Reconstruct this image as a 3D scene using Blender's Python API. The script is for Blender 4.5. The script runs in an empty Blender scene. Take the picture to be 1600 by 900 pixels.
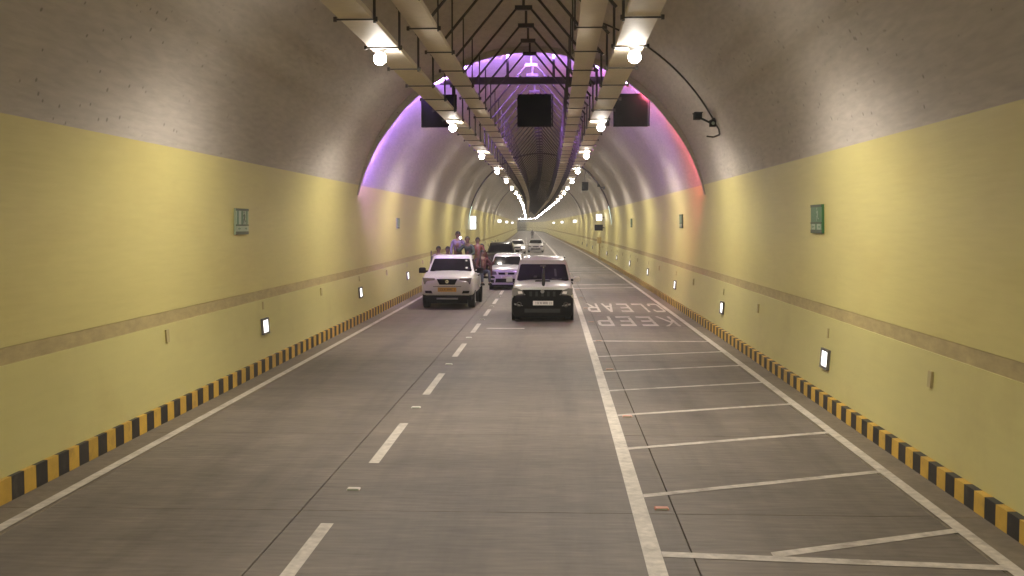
import bpy, bmesh, math, random
from mathutils import Vector, Matrix, Euler
random.seed(7)
SC = bpy.context.scene
COL = SC.collection
R = math.radians

# ------------------------------------------------------------------ camera, world, exposure
cam_d = bpy.data.cameras.new('camera')
cam = bpy.data.objects.new('camera', cam_d); COL.objects.link(cam)
cam_d.sensor_width = 36.0
cam_d.lens = 36.0 * 1700 / 1600
cam_d.clip_start = 0.1
cam_d.clip_end = 3000
cam.location = (0, 0, 3.0)
cam.rotation_euler = (R(90 - 3.333), 0, R(2.489))
SC.camera = cam

w = bpy.data.worlds.new('World'); SC.world = w
w.use_nodes = True
wn = w.node_tree
sky = wn.nodes.new('ShaderNodeTexSky'); sky.sky_type = 'NISHITA'; sky.sun_disc = False
sky.sun_elevation = R(4); sky.sun_rotation = R(200)
bg = wn.nodes['Background']; bg.inputs['Strength'].default_value = 0.05
wn.links.new(sky.outputs[0], bg.inputs['Color'])

SC.view_settings.view_transform = 'Standard'
SC.view_settings.look = 'None'
SC.view_settings.exposure = 0.45
SC.view_settings.gamma = 1.0
SC.cycles.max_bounces = 8
SC.cycles.diffuse_bounces = 6
SC.cycles.glossy_bounces = 3
SC.cycles.volume_bounces = 0
SC.cycles.sample_clamp_indirect = 4.0
SC.cycles.caustics_reflective = False
SC.cycles.caustics_refractive = False
SC.cycles.blur_glossy = 1.0

LAMP_L = 120.0            # radiance of a tunnel floodlight lens
LAMP_P = 310.0            # power of the unseen fill spot added under its lens
LAMP_W = 540.0           # power of the beam of one floodlight
HAZE = 0.0010
LED_L = 1700.0             # radiance of the coloured led strips

# ------------------------------------------------------------------ tunnel geometry in plan
CX = -0.77               # tunnel axis
RAD = 5.35               # vault radius
SPR = 3.0                # springing height
A_LOW = 3.0 / math.sqrt(1 - (5.21 / 5.35) ** 2)

def S(d):
    if d <= 0: return 0.0
    if d <= 141: return d * d / 9700.0
    s = 141 * 141 / 9700.0 + (d - 141) * 2 * 141 / 9700.0
    return s if d <= 415 else s + (d - 415) ** 2 / 1500.0
def S1(d):
    if d <= 0: return 0.0
    return 2 * min(d, 141) / 9700.0 + (0 if d <= 415 else (d - 415) / 750.0)
def DZ(d):
    return 0.0
def P(x, d, z):
    return Vector((x - S(d), d, z + DZ(d)))
def HEAD(d):
    return math.atan(S1(d))
def half(z):
    if z >= SPR: return math.sqrt(max(0.0, RAD ** 2 - (z - SPR) ** 2))
    return RAD * math.sqrt(1 - ((SPR - z) / A_LOW) ** 2)

# ------------------------------------------------------------------ materials
def mat(name, col, rough=0.6, metal=0.0, var=0.0, scale=1.0, stretch=(1, 1, 1), fine=0.0, fscale=20.0,
        fstretch=(1, 1, 1), bump=0.0, rnd=0.0, pits=0.0, coat=0.0, obj=False, stain=None, spec=None):
    m = bpy.data.materials.new(name); m.use_nodes = True
    nt = m.node_tree; N = nt.nodes; L = nt.links
    b = N['Principled BSDF']
    b.inputs['Roughness'].default_value = rough
    b.inputs['Metallic'].default_value = metal
    if coat: b.inputs['Coat Weight'].default_value = coat; b.inputs['Coat Roughness'].default_value = 0.06
    if spec is not None: b.inputs['Specular IOR Level'].default_value = spec
    c4 = (*col, 1)
    if obj:
        tc = N.new('ShaderNodeTexCoord'); co = tc.outputs['Object']
    else:
        g = N.new('ShaderNodeNewGeometry'); co = g.outputs['Position']
    def mapped(st):
        mp = N.new('ShaderNodeMapping'); mp.inputs['Scale'].default_value = st
        L.new(co, mp.inputs['Vector']); return mp.outputs[0]
    def rng(sock, a, bb, lo, hi):
        r = N.new('ShaderNodeMapRange'); r.inputs[1].default_value = a; r.inputs[2].default_value = bb
        r.inputs[3].default_value = lo; r.inputs[4].default_value = hi
        L.new(sock, r.inputs[0]); return r.outputs[0]
    fac = None
    def mul(x, y):
        if x is None: return y
        q = N.new('ShaderNodeMath'); q.operation = 'MULTIPLY'
        L.new(x, q.inputs[0]); L.new(y, q.inputs[1]); return q.outputs[0]
    if var:
        n = N.new('ShaderNodeTexNoise'); n.inputs['Scale'].default_value = scale; n.inputs['Detail'].default_value = 5
        n.inputs['Roughness'].default_value = 0.62
        L.new(mapped(stretch), n.inputs['Vector'])
        fac = mul(fac, rng(n.outputs['Fac'], 0.25, 0.75, 1 - var, 1 + var))
    hgt = None
    if fine:
        n2 = N.new('ShaderNodeTexNoise'); n2.inputs['Scale'].default_value = fscale; n2.inputs['Detail'].default_value = 4
        L.new(mapped(fstretch), n2.inputs['Vector'])
        hgt = n2.outputs['Fac']
        fac = mul(fac, rng(hgt, 0.25, 0.75, 1 - fine, 1 + fine))
    if pits:
        v = N.new('ShaderNodeTexVoronoi'); v.inputs['Scale'].default_value = pits
        L.new(mapped((1, 1, 1)), v.inputs['Vector'])
        wnz = N.new('ShaderNodeTexNoise'); wnz.inputs['Scale'].default_value = 0.5
        L.new(mapped((1, 1, 1)), wnz.inputs['Vector'])
        thr = rng(wnz.outputs['Fac'], 0.38, 0.62, 0.05, 0.17)
        dv = N.new('ShaderNodeMath'); dv.operation = 'DIVIDE'; L.new(v.outputs['Distance'], dv.inputs[0]); L.new(thr, dv.inputs[1])
        fac = mul(fac, rng(dv.outputs[0], 0.6, 1.0, 0.55, 1.0))
    if rnd:
        oi = N.new('ShaderNodeObjectInfo')
        fac = mul(fac, rng(oi.outputs['Random'], 0, 1, 1 - rnd, 1 + rnd))
    src = None
    if stain:
        scol, sscale, sst, lo, hi, amt = stain
        n3 = N.new('ShaderNodeTexNoise'); n3.inputs['Scale'].default_value = sscale; n3.inputs['Detail'].default_value = 6
        n3.inputs['Roughness'].default_value = 0.65
        L.new(mapped(sst), n3.inputs['Vector'])
        mx = N.new('ShaderNodeMix'); mx.data_type = 'RGBA'
        mx.inputs[6].default_value = c4; mx.inputs[7].default_value = (*scol, 1)
        L.new(rng(n3.outputs['Fac'], lo, hi, 0, amt), mx.inputs[0])
        src = mx.outputs[2]
    if fac is not None:
        vm = N.new('ShaderNodeVectorMath'); vm.operation = 'SCALE'
        if src is not None: L.new(src, vm.inputs[0])
        else: vm.inputs[0].default_value = col
        L.new(fac, vm.inputs['Scale'])
        src = vm.outputs[0]
    if src is not None: L.new(src, b.inputs['Base Color'])
    else: b.inputs['Base Color'].default_value = c4
    if bump and hgt is not None:
        bp = N.new('ShaderNodeBump'); bp.inputs['Strength'].default_value = bump; bp.inputs['Distance'].default_value = 0.02
        L.new(hgt, bp.inputs['Height']); L.new(bp.outputs[0], b.inputs['Normal'])
    return m

def emit(name, col, strength, base=(0.8, 0.8, 0.8)):
    m = bpy.data.materials.new(name); m.use_nodes = True
    b = m.node_tree.nodes['Principled BSDF']
    b.inputs['Base Color'].default_value = (*base, 1)
    b.inputs['Emission Color'].default_value = (*col, 1)
    b.inputs['Emission Strength'].default_value = strength
    return m

M = {}
M['vault'] = mat('vault_concrete', (0.43, 0.385, 0.34), 0.75, var=0.13, scale=0.35, stretch=(1, .5, 1), fine=0.11, fscale=6,
                 fstretch=(1, .35, 2.5), bump=0.25, pits=4.5, stain=((0.35, 0.31, 0.27), 0.5, (1, .35, 1.5), 0.52, 0.72, 0.5))
M['paint'] = mat('yellow_wall_paint', (0.53, 0.465, 0.175), 0.42, var=0.05, scale=0.5, stretch=(1, .4, 1), fine=0.035, fscale=5,
                 fstretch=(1, .25, 3.0), bump=0.12, stain=((0.44, 0.345, 0.115), 0.45, (1, .5, 1), 0.50, 0.75, 0.5))
M['lowpaint'] = mat('lower_yellow_paint', (0.53, 0.48, 0.19), 0.36, var=0.04, scale=0.6, fine=0.03, fscale=4,
                    fstretch=(1, .3, 2.5), bump=0.1, stain=((0.40, 0.32, 0.12), 0.9, (1, .5, .6), 0.56, 0.76, 0.45))
M['band'] = mat('dusty_band', (0.36, 0.285, 0.125), 0.8, var=0.12, scale=1.5, fine=0.15, fscale=14, fstretch=(1, .3, 1), bump=0.2)
M['slab'] = mat('road_concrete', (0.145, 0.121, 0.101), 0.62, var=0.20, scale=0.9, stretch=(.5, 1.6, 1), fine=0.24, fscale=4.2,
                fstretch=(.6, 3.4, 1), bump=0.25, rnd=0.05, stain=((0.088, 0.073, 0.062), 0.8, (1.3, .10, 1), 0.46, 0.66, 0.75), spec=.35)
M['joint'] = mat('joint_dirt', (0.075, 0.064, 0.055), 0.9, var=0.2, scale=6)
M['gutter'] = mat('gutter_concrete', (0.16, 0.13, 0.09), 0.8, var=0.2, scale=1.4, fine=0.15, fscale=9, bump=0.2, rnd=0.05)
M['mark'] = mat('road_paint', (0.50, 0.45, 0.39), 0.6, var=0.16, scale=2.5, fine=0.22, fscale=11, fstretch=(1, 1, 1), bump=0.1,
                stain=((0.27, 0.235, 0.2), 2.2, (1, .6, 1), 0.52, 0.68, 0.8))
M['markthin'] = mat('worn_road_paint', (0.46, 0.41, 0.36), 0.6, var=0.2, scale=2.5, fine=0.25, fscale=9,
                    stain=((0.24, 0.205, 0.175), 1.6, (1, 1, 1), 0.5, 0.64, 0.9))
M['kblack'] = mat('kerb_black', (0.020, 0.016, 0.014), 0.6, var=0.3, scale=5, rnd=0.3, stain=((0.10, 0.085, 0.065), 3.5, (1, 1, 1), .54, .74, .35))
M['kyellow'] = mat('kerb_yellow', (0.56, 0.35, 0.05), 0.5, var=0.15, scale=4, rnd=0.12, stain=((0.3, 0.18, 0.05), 3, (1, 1, 1), .55, .7, .7))
M['tray'] = mat('tray_beige', (0.58, 0.50, 0.40), 0.6, var=0.10, scale=1.2, stretch=(1, .5, 1), fine=0.05, fscale=8, rnd=0.05)
M['steel'] = mat('dark_steel', (0.055, 0.047, 0.042), 0.5, metal=0.3, var=0.2, scale=5)
M['grey'] = mat('grey_metal', (0.24, 0.23, 0.22), 0.45, metal=0.5, var=0.1, scale=8)
M['blackbox'] = mat('black_panel', (0.010, 0.010, 0.011), 0.9, var=0.3, scale=3, spec=.05)
M['gframe'] = mat('guide_frame', (0.11, 0.10, 0.10), 0.6)
M['rubber'] = mat('rubber', (0.014, 0.013, 0.013), 0.8, var=0.3, scale=9)
M['black'] = mat('black_plastic', (0.005, 0.0045, 0.0045), 0.85, var=0.2, scale=9, spec=.06)
M['chrome'] = mat('chrome', (0.7, 0.7, 0.7), 0.15, metal=1.0)
M['rim'] = mat('alloy_rim', (0.42, 0.42, 0.43), 0.35, metal=0.8)
M['white'] = mat('white_car_paint', (0.53, 0.515, 0.50), 0.32, coat=0.5, var=0.03, scale=3, stain=((0.36, 0.33, 0.30), 2.5, (1, 1, 1), .6, .8, .35))
M['silver'] = mat('silver_car_paint', (0.52, 0.51, 0.51), 0.32, metal=0.35, coat=0.5, var=0.03, scale=3)
M['dark'] = mat('dark_car_paint', (0.035, 0.032, 0.032), 0.25, coat=0.7, var=0.05, scale=3)
M['glass'] = mat('car_glass', (0.008, 0.007, 0.009), 0.08, var=.75, scale=2.6, spec=0.04, obj=True)
M['lamp_glass'] = mat('headlight_glass', (0.25, 0.23, 0.25), 0.12, metal=0.5, coat=1.0)
M['lamp_dark'] = mat('smoked_headlight', (0.22, 0.21, 0.205), 0.12, metal=0.5, coat=1.0)
M['plate_white'] = mat('plate_white', (0.62, 0.58, 0.56), 0.5)
M['plate_yellow'] = mat('plate_yellow', (0.50, 0.27, 0.035), 0.5)
M['screen_reflection'] = mat('painted_reflection', (0.10, 0.09, 0.085), 0.5)  # pale reflections on the windscreens, painted as flat patches
M['dim'] = mat('dim_seat', (0.035, 0.03, 0.03), 0.6)
M['ink'] = mat('plate_ink', (0.05, 0.045, 0.045), 0.6)
M['lens'] = emit('floodlight_lens', (1.0, 0.93, 0.83), LAMP_L)
M['led_v'] = emit('violet_led', (0.42, 0.22, 1.0), LED_L)
M['led_p'] = emit('pale_violet_led', (0.62, 0.42, 1.0), LED_L)
M['led_r'] = emit('red_led', (1.0, 0.14, 0.22), LED_L * .55)
M['led_g'] = emit('pale_green_led', (0.75, 1.0, 0.85), 3.0)
M['glow'] = emit('guide_light_glow', (1.0, 0.98, 0.94), 2.6)
M['sign_lit'] = emit('lit_sign_face', (0.93, 1.0, 0.97), 1.6)
M['sign_lit_w'] = emit('lit_sign_white', (1.0, 0.98, 0.95), 2.2)
M['hl_on'] = emit('headlight_on', (1, 0.98, 0.95), 9)
M['phone_light'] = emit('phone_torch', (0.95, 0.93, 1.0), 14)
M['sgreen'] = mat('sign_green', (0.035, 0.13, 0.05), 0.4, var=0.1, scale=9)
M['sdark'] = mat('sign_dark_green', (0.025, 0.045, 0.012), 0.45)
M['spale'] = mat('sign_pale', (0.30, 0.36, 0.26), 0.45)
M['sgrey'] = mat('box_grey', (0.41, 0.34, 0.17), 0.6, var=.1, scale=9)
M['stud'] = mat('road_stud_white', (0.62, 0.58, 0.52), 0.4)
M['stud_red'] = mat('road_stud_red', (0.50, 0.20, 0.13), 0.4)
M['skin'] = mat('skin', (0.12, 0.065, 0.04), 0.55)
M['hair'] = mat('hair', (0.012, 0.010, 0.009), 0.6)
def cloth(n, c): M[n] = mat(n, c, 0.85, var=0.12, scale=6, fine=0.1, fscale=40, obj=True)
cloth('lilac_cloth', (0.15, 0.115, 0.19)); cloth('green_cloth', (0.02, 0.03, 0.02)); cloth('maroon_cloth', (0.055, 0.012, 0.014))
cloth('orange_cloth', (0.12, 0.035, 0.02)); cloth('navy_cloth', (0.03, 0.03, 0.05)); cloth('pale_cloth', (0.25, 0.22, 0.21)); cloth('flag_cloth', (0.02, 0.018, 0.02))
M['ysign'] = mat('dull_yellow_plate', (0.34, 0.26, 0.07), 0.5)

nth = ('first', 'second', 'third', 'fourth', 'fifth', 'sixth', 'seventh', 'eighth')
# ------------------------------------------------------------------ mesh helpers
class MB:
    def __init__(s): s.v = []; s.f = []
    def add(s, vs, fs):
        o = len(s.v); s.v += [tuple(p) for p in vs]; s.f += [tuple(i + o for i in f) for f in fs]
    def box(s, x0, x1, y0, y1, z0, z1, mtx=None):
        vs = [Vector(p) for p in ((x0, y0, z0), (x1, y0, z0), (x1, y1, z0), (x0, y1, z0), (x0, y0, z1), (x1, y0, z1), (x1, y1, z1), (x0, y1, z1))]
        if mtx is not None: vs = [mtx @ p for p in vs]
        s.add(vs, [(0, 3, 2, 1), (4, 5, 6, 7), (0, 1, 5, 4), (1, 2, 6, 5), (2, 3, 7, 6), (3, 0, 4, 7)]); return s
    def bevbox(s, x0, x1, y0, y1, z0, z1, b):
        vs = []
        for z, k in ((z0, 0), (z1 - b, 0), (z1, b)):
            vs += [(x0 + k, y0 + k, z), (x1 - k, y0 + k, z), (x1 - k, y1 - k, z), (x0 + k, y1 - k, z)]
        fs = [(0, 3, 2, 1), (8, 9, 10, 11)]
        for r in (0, 4):
            for i in range(4):
                j = (i + 1) % 4; fs.append((r + i, r + j, r + 4 + j, r + 4 + i))
        s.add(vs, fs); return s
    def tube(s, p, q, r, n=8, r2=None, caps=True):
        p, q = Vector(p), Vector(q); d = (q - p).normalized()
        a = d.orthogonal().normalized(); b = d.cross(a)
        r2 = r if r2 is None else r2
        vs = [p + (a * math.cos(2 * math.pi * i / n) + b * math.sin(2 * math.pi * i / n)) * r for i in range(n)]
        vs += [q + (a * math.cos(2 * math.pi * i / n) + b * math.sin(2 * math.pi * i / n)) * r2 for i in range(n)]
        fs = [(i, (i + 1) % n, n + (i + 1) % n, n + i) for i in range(n)]
        if caps: fs += [tuple(range(n - 1, -1, -1)), tuple(range(n, 2 * n))]
        s.add(vs, fs); return s
    def path(s, pts, r, n=6):
        for a, b in zip(pts, pts[1:]): s.tube(a, b, r, n)
        return s
    def prism(s, pts, axis, a, b):
        def p3(u, v, w):
            return {'y': (u, w, v), 'x': (w, u, v), 'z': (u, v, w)}[axis]
        n = len(pts)
        vs = [p3(u, v, a) for u, v in pts] + [p3(u, v, b) for u, v in pts]
        s.add(vs, [(i, (i + 1) % n, n + (i + 1) % n, n + i) for i in range(n)] + [tuple(range(n - 1, -1, -1)), tuple(range(n, 2 * n))]); return s
    def loft(s, rings, closed=True, caps=True):
        n = len(rings[0]); vs = [p for r in rings for p in r]; fs = []
        for k in range(len(rings) - 1):
            for i in range(n if closed else n - 1):
                j = (i + 1) % n
                fs.append((k * n + i, k * n + j, (k + 1) * n + j, (k + 1) * n + i))
        if caps: fs += [tuple(range(n - 1, -1, -1)), tuple(range((len(rings) - 1) * n, len(rings) * n))]
        s.add(vs, fs); return s
    def lathe(s, prof, axis_pt, n=20, axis='x'):
        ax, ay, az = axis_pt; rings = []
        for i in range(n):
            t = 2 * math.pi * i / n; c, sn = math.cos(t), math.sin(t)
            if axis == 'x': rings.append([(ax + u, ay + r * c, az + r * sn) for u, r in prof])
            elif axis == 'y': rings.append([(ax + r * c, ay + u, az + r * sn) for u, r in prof])
            else: rings.append([(ax + r * c, ay + r * sn, az + u) for u, r in prof])
        m = len(prof); vs = [p for r in rings for p in r]; fs = []
        for i in range(n):
            j = (i + 1) % n
            for k in range(m - 1): fs.append((i * m + k, j * m + k, j * m + k + 1, i * m + k + 1))
        s.add(vs, fs); return s
    def mesh(s, name, m, smooth=None, recalc=True, sub=None):
        me = bpy.data.meshes.new(name); me.from_pydata(s.v, [], s.f)
        if recalc:
            bm = bmesh.new(); bm.from_mesh(me); bmesh.ops.recalc_face_normals(bm, faces=bm.faces); bm.to_mesh(me); bm.free()
        if m is not None: me.materials.append(m)
        if smooth:
            me.polygons.foreach_set('use_smooth', [True] * len(me.polygons)); me.set_sharp_from_angle(angle=R(smooth))
        me.update(); return me
    def build(s, name, m, parent=None, smooth=None, recalc=True):
        return link(name, s.mesh(name, m, smooth, recalc), parent)

def link(name, me, parent=None):
    o = bpy.data.objects.new(name, me); COL.objects.link(o)
    if parent is not None: o.parent = parent
    return o
def tag(o, label, cat, group=None, kind=None):
    o['label'] = label; o['category'] = cat
    if group: o['group'] = group
    if kind: o['kind'] = kind
    return o
def struct(o, label):
    o['kind'] = 'structure'; o['label'] = label; return o
def thing(name, label, cat, loc=(0, 0, 0), rz=0.0, group=None):
    o = bpy.data.objects.new(name, None); COL.objects.link(o)
    o.location = loc; o.rotation_euler = (0, 0, rz); o.empty_display_size = 0.2
    return tag(o, label, cat, group)
def copy_tree(o, parent=None):
    c = o.copy(); COL.objects.link(c)
    if parent is not None: c.parent = parent
    for ch in list(o.children): copy_tree(ch, c)
    return c

def frange(a, b, st):
    out = []; x = a
    while x < b - 1e-6: out.append(x); x += st
    out.append(b); return out
DS = frange(-40, 170, 2.5) + frange(176, 640, 6)

def sweep(prof, ds):
    """open profile [(x,z)] swept along the curved tunnel axis"""
    mb = MB(); n = len(prof)
    mb.loft([[P(x, d, z) for x, z in prof] for d in ds], closed=False, caps=False)
    return mb

# ------------------------------------------------------------------ the tunnel shell
ZB0, ZB1, ZY = 1.45, 1.65, 4.2        # band bottom / top, top of the yellow paint
for sg, nm, side in ((-1, 'tunnel_wall_left', 'left'), (1, 'tunnel_wall_right', 'right')):
    xw = lambda z, k=0.0: CX + sg * (half(z) + k)
    low = [(xw(z), z) for z in (-0.05, 0.3, 0.65, 1.0, ZB0)] + [(xw(ZB0, .010), ZB0 + .004)]
    base = sweep(low, DS).build(nm, M['lowpaint'], None, 40, False)
    struct(base, 'smooth pale yellow lower wall on the %s below the dusty band' % side)
    sweep([(xw(z, .009), z) for z in (ZB0 + .002, 1.55, ZB1 - .002)], DS).build('wall_band', M['band'], base, None, False)
    zz = [ZB1, 2.0, 2.5, 3.0, 3.4, 3.8, ZY]
    sweep([(xw(ZB1, .010), ZB1 - .004)] + [(xw(z), z) for z in zz], DS).build('painted_wall', M['paint'], base, 40, False)
a0 = math.asin((ZY - SPR) / RAD)
arch = [(CX + RAD * math.cos(a), SPR + RAD * math.sin(a)) for a in [a0 + (math.pi - 2 * a0) * i / 44 for i in range(45)]]
struct(sweep(arch, DS).build('ceiling', M['vault'], None, 60, False), 'grey brown concrete vault of the tunnel above the yellow paint')

# ------------------------------------------------------------------ road: base, slabs, markings
XL, XR = -5.95, 4.37                  # kerb faces
road = struct(sweep([(XL - .12, -.035), (XR + .12, -.035)], DS).build('road', M['joint'], None, None, False), 'grey concrete tunnel road with three lanes')
cols = [(XL - .02, -5.40), (-5.39, -2.705), (-2.695, 1.225), (1.235, 3.86), (3.872, XR + .02)]
J0 = 11.2 - 4.2 * 12
for ci, (xa, xb) in enumerate(cols):
    m = M['gutter'] if ci in (0, 4) else M['slab']
    me = MB().bevbox(xa, xb, -2.096, 2.096, -.034, 0 if ci not in (0, 4) else -.006, .006).mesh('concrete_slab', m)
    for k in range(-1, 46):
        d0 = J0 + 4.2 * k + 2.1
        if d0 > 150: break
        o = link('concrete_slab' if ci not in (0, 4) else 'gutter_slab', me, road)
        o.location = P(0, d0, 0); o.rotation_euler = (0, 0, HEAD(d0))
dfar = d0 - 2.1 if d0 > 150 else d0 + 2.1
far = sweep([(XL - .02, -.002), (XR + .02, -.002)], [dfar] + [d for d in DS if d > dfar + 1]).build('distant_slabs', M['slab'], road, None, False); far['kind'] = 'stuff'

def strip(xa, xb, ds, z=.004):
    mb = MB(); mb.loft([[P(xa, d, z), P(xb, d, z)] for d in ds], closed=False, caps=False); return mb
near = frange(-10, 160, 2.1) + [d for d in DS if d > 165]
strip(-5.58, -5.45, near).build('edge_line', M['mark'], road, None, False)
strip(.78, .95, near).build('lane_line', M['mark'], road, None, False)
strip(3.90, 4.04, near).build('edge_line', M['mark'], road, None, False)
k = 0
while True:
    d0 = 7.93 + 5.53 * k - 5.53
    if d0 > 260: break
    strip(-2.375, -2.245, [d0, d0 + 1.4, d0 + 2.76]).build('lane_dash', M['mark'], road, None, False); k += 1
def quadmark(pts, name='hatch_line', z=.0045, m='markthin'):
    MB().add([], []) ; mb = MB(); mb.add([P(x, d, z) for x, d in pts], [tuple(range(len(pts)))])
    return mb.build(name, M[m], road, None, False)
for i in range(6):                    # slanting hatch lines of the lay-by
    dl, dr = 11.94 + 2.55 * i, 13.25 + 2.5 * i
    quadmark([(.952, dl - .07), (3.898, dr - .07), (3.898, dr + .07), (.952, dl + .07)])
quadmark([(.952, 9.72), (3.95, 9.45), (3.95, 9.60), (.952, 9.88)], z=.0055)
quadmark([(1.95, 9.74), (3.898, 10.62), (3.898, 10.76), (1.95, 9.9)], z=.0045)
quadmark([(.952, 27.9), (3.898, 27.9), (3.898, 28.1), (.952, 28.1)], z=.0055)
for dd in (51, 54, 68, 71.5, 75): quadmark([(.952, dd), (3.898, dd + .9), (3.898, dd + 1.2), (.952, dd + .3)])
quadmark([(-2.0, 31.2), (-.9, 31.2), (-.9, 31.45), (-2.0, 31.45)], z=.0045)

# letters of KEEP CLEAR, read by the oncoming drivers (upside down from here)
GL = {'K': [[(0, 0), (.2, 0), (.2, 1), (0, 1)], [(.2, .42), (.75, 1), (1, 1), (.2, .62)][:4], [(.3, .55), (.78, 0), (1, 0), (.42, .66)]],
      'E': [[(0, 0), (.2, 0), (.2, 1), (0, 1)], [(.2, 0), (1, 0), (1, .16), (.2, .16)], [(.2, .43), (.85, .43), (.85, .58), (.2, .58)], [(.2, .84), (1, .84), (1, 1), (.2, 1)]],
      'P': [[(0, 0), (.2, 0), (.2, 1), (0, 1)], [(.2, .84), (.8, .84), (.8, 1), (.2, 1)], [(.2, .42), (.8, .42), (.8, .57), (.2, .57)], [(.8, .42), (1, .52), (1, .9), (.8, 1)]],
      'C': [[(0, .15), (.2, .15), (.2, .85), (0, .85)], [(0, .15), (.18, 0), (.85, 0), (1, .14), (.2, .15)], [(0, .85), (.2, .85), (1, .86), (.85, 1), (.18, 1)], [(.8, .141), (1, .14), (1, .3), (.8, .3)], [(.8, .7), (1, .7), (1, .86), (.8, .859)]],
      'L': [[(0, 0), (.2, 0), (.2, 1), (0, 1)], [(.2, 0), (1, 0), (1, .16), (.2, .16)]],
      'A': [[(0, 0), (.2, 0), (.6, 1), (.4, 1)], [(.8, 0), (1, 0), (.6, 1), (.5, .75)], [(.3, .28), (.7, .28), (.64, .42), (.36, .42)]],
      'R': [[(0, 0), (.2, 0), (.2, 1), (0, 1)], [(.2, .84), (.8, .84), (.8, 1), (.2, 1)], [(.2, .42), (.8, .42), (.8, .57), (.2, .57)], [(.8, .42), (1, .52), (1, .9), (.8, 1)], [(.35, .42), (.78, 0), (1, 0), (.58, .42)]]}
def word(txt, xr, xl, dfar_, dnear):
    pitch = (xr - xl) / len(txt); wl = pitch * .72
    for i, ch in enumerate(txt):
        mb = MB()
        for poly in GL[ch]:
            mb.add([P(xr - i * pitch - u * wl, dfar_ + (dnear - dfar_) * v, .0048) for u, v in poly], [tuple(range(len(poly)))])
        mb.build('letter', M['markthin'], road, None, False)
word('KEEP', 3.72, 1.12, 35.6, 32.2)
word('CLEAR', 3.86, 1.02, 41.4, 37.4)

# road studs
for xs, d0, st, m, lab, n in ((-2.31, 12.1, 5.53, 'stud', 'small white road stud between the dashes of the lane line', 14),
                              (1.1, 11.4, 5.53, 'stud_red', 'small reddish road stud beside the solid white lane line', 12)):
    me = None
    words = ('first', 'second', 'third', 'fourth', 'fifth')
    for i in range(n):
        d = d0 + st * i
        if me is None:
            me = MB().bevbox(-.075, .075, -.05, .05, .001, .02, .012).mesh('road_stud', M[m])
            rf = MB().box(-.06, .06, -.053, -.05, .004, .016).mesh('reflector', M['spale'])
        o = link('road_stud', me); o.location = P(xs, d, 0); o.rotation_euler = (0, 0, HEAD(d))
        link('reflector', rf, o)
        tag(o, lab if i > 4 else lab.replace('small', '%s nearest small' % words[i]), 'road stud', 'road studs along the ' + ('dashed line' if m == 'stud' else 'solid line'))
        if i > 4: o['label'] = lab + ', far down the road'

# ------------------------------------------------------------------ painted kerbs
for sg, xf, side in ((-1, XL, 'left'), (1, XR, 'right')):
    xo = xf + sg * .2
    kb = sweep([(xf + sg * .03, -.03), (xf + sg * .03, .19), (xo, .193)], DS).build('kerb', M['kblack'], None, None, False)
    struct(kb, 'black and yellow striped kerb along the %s wall' % side)
    bl = .281
    x0, x1 = (0, .19) if sg > 0 else (-.19, 0)
    KH = .258 if sg < 0 else .215
    mes = [MB().box(x0, x1, -bl / 2 + .003, bl / 2 - .003, -.03, KH).mesh('kerb_block', M[c]) for c in ('kblack', 'kyellow')]
    i = 0; d = 6.0
    for i in range(298):
        dd = d + i * bl
        o = link('kerb_block', mes[i % 2], kb); o.location = P(xf, dd, 0); o.rotation_euler = (0, 0, HEAD(dd))
        o.scale = (1, 1, 1)
    dend = d + 298 * bl - bl / 2
    for par, c in ((0, 'kblack'), (1, 'kyellow')):
        mb = MB()
        q = 298
        while True:
            dd = d + q * bl
            if dd > 330: break
            if q % 2 == par:
                a = P(xf, dd - bl / 2, 0); b = P(xf, dd + bl / 2, 0)
                mb.add([(a.x, a.y, -.03), (b.x, b.y, -.03), (b.x, b.y, KH), (a.x, a.y, KH), (a.x + sg * .19, a.y, KH), (b.x + sg * .19, b.y, KH)], [(0, 1, 2, 3), (3, 2, 5, 4)])
            q += 1
        for e in range(-110, 0):
            dd = d + e * bl
            if e % 2 == par:
                a = P(xf, dd - bl / 2, 0); b = P(xf, dd + bl / 2, 0)
                mb.add([(a.x, a.y, -.03), (b.x, b.y, -.03), (b.x, b.y, KH), (a.x, a.y, KH), (a.x + sg * .19, a.y, KH), (b.x + sg * .19, b.y, KH)], [(0, 1, 2, 3), (3, 2, 5, 4)])
        o = mb.build('far_kerb_blocks', M[c], kb, None, False); o['kind'] = 'stuff'

# ------------------------------------------------------------------ cable trays under the vault
FR0, FST = 14.1, 2.25
TR = [(-1.84, 5.65, .43, 'outer tray on the left'), (-1.23, 5.93, .37, 'inner tray on the left'), (1.25, 5.93, .35, 'inner tray on the right'), (1.84, 5.65, .42, 'outer tray on the right')]
for off, zb, wd, nm in TR:
    t = thing('cable_tray', 'long beige cable tray under the vault, ' + nm, 'cable tray', P(CX + off, 0, zb), 0, 'beige cable trays hung from the vault')
    me = MB().box(-wd / 2, wd / 2, -FST / 2 + .006, FST / 2 - .006, 0, .07).mesh('tray_panel', M['tray'])
    d = FR0 - FST * 22.5
    while d < 135:
        o = link('tray_panel', me, t); o.location = P(CX + off, d, zb) - Vector(t.location); o.rotation_euler = (0, 0, HEAD(d)); d += FST
    dstart = d - FST / 2
    mb = MB(); ds = [dstart] + [q for q in DS if q > dstart + 1]
    mb.loft([[P(CX + off - wd / 2, q, zb) - t.location, P(CX + off + wd / 2, q, zb) - t.location, P(CX + off + wd / 2, q, zb + .07) - t.location, P(CX + off - wd / 2, q, zb + .07) - t.location] for q in ds])
    o = mb.build('far_tray', M['tray'], t); o['kind'] = 'stuff'

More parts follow.
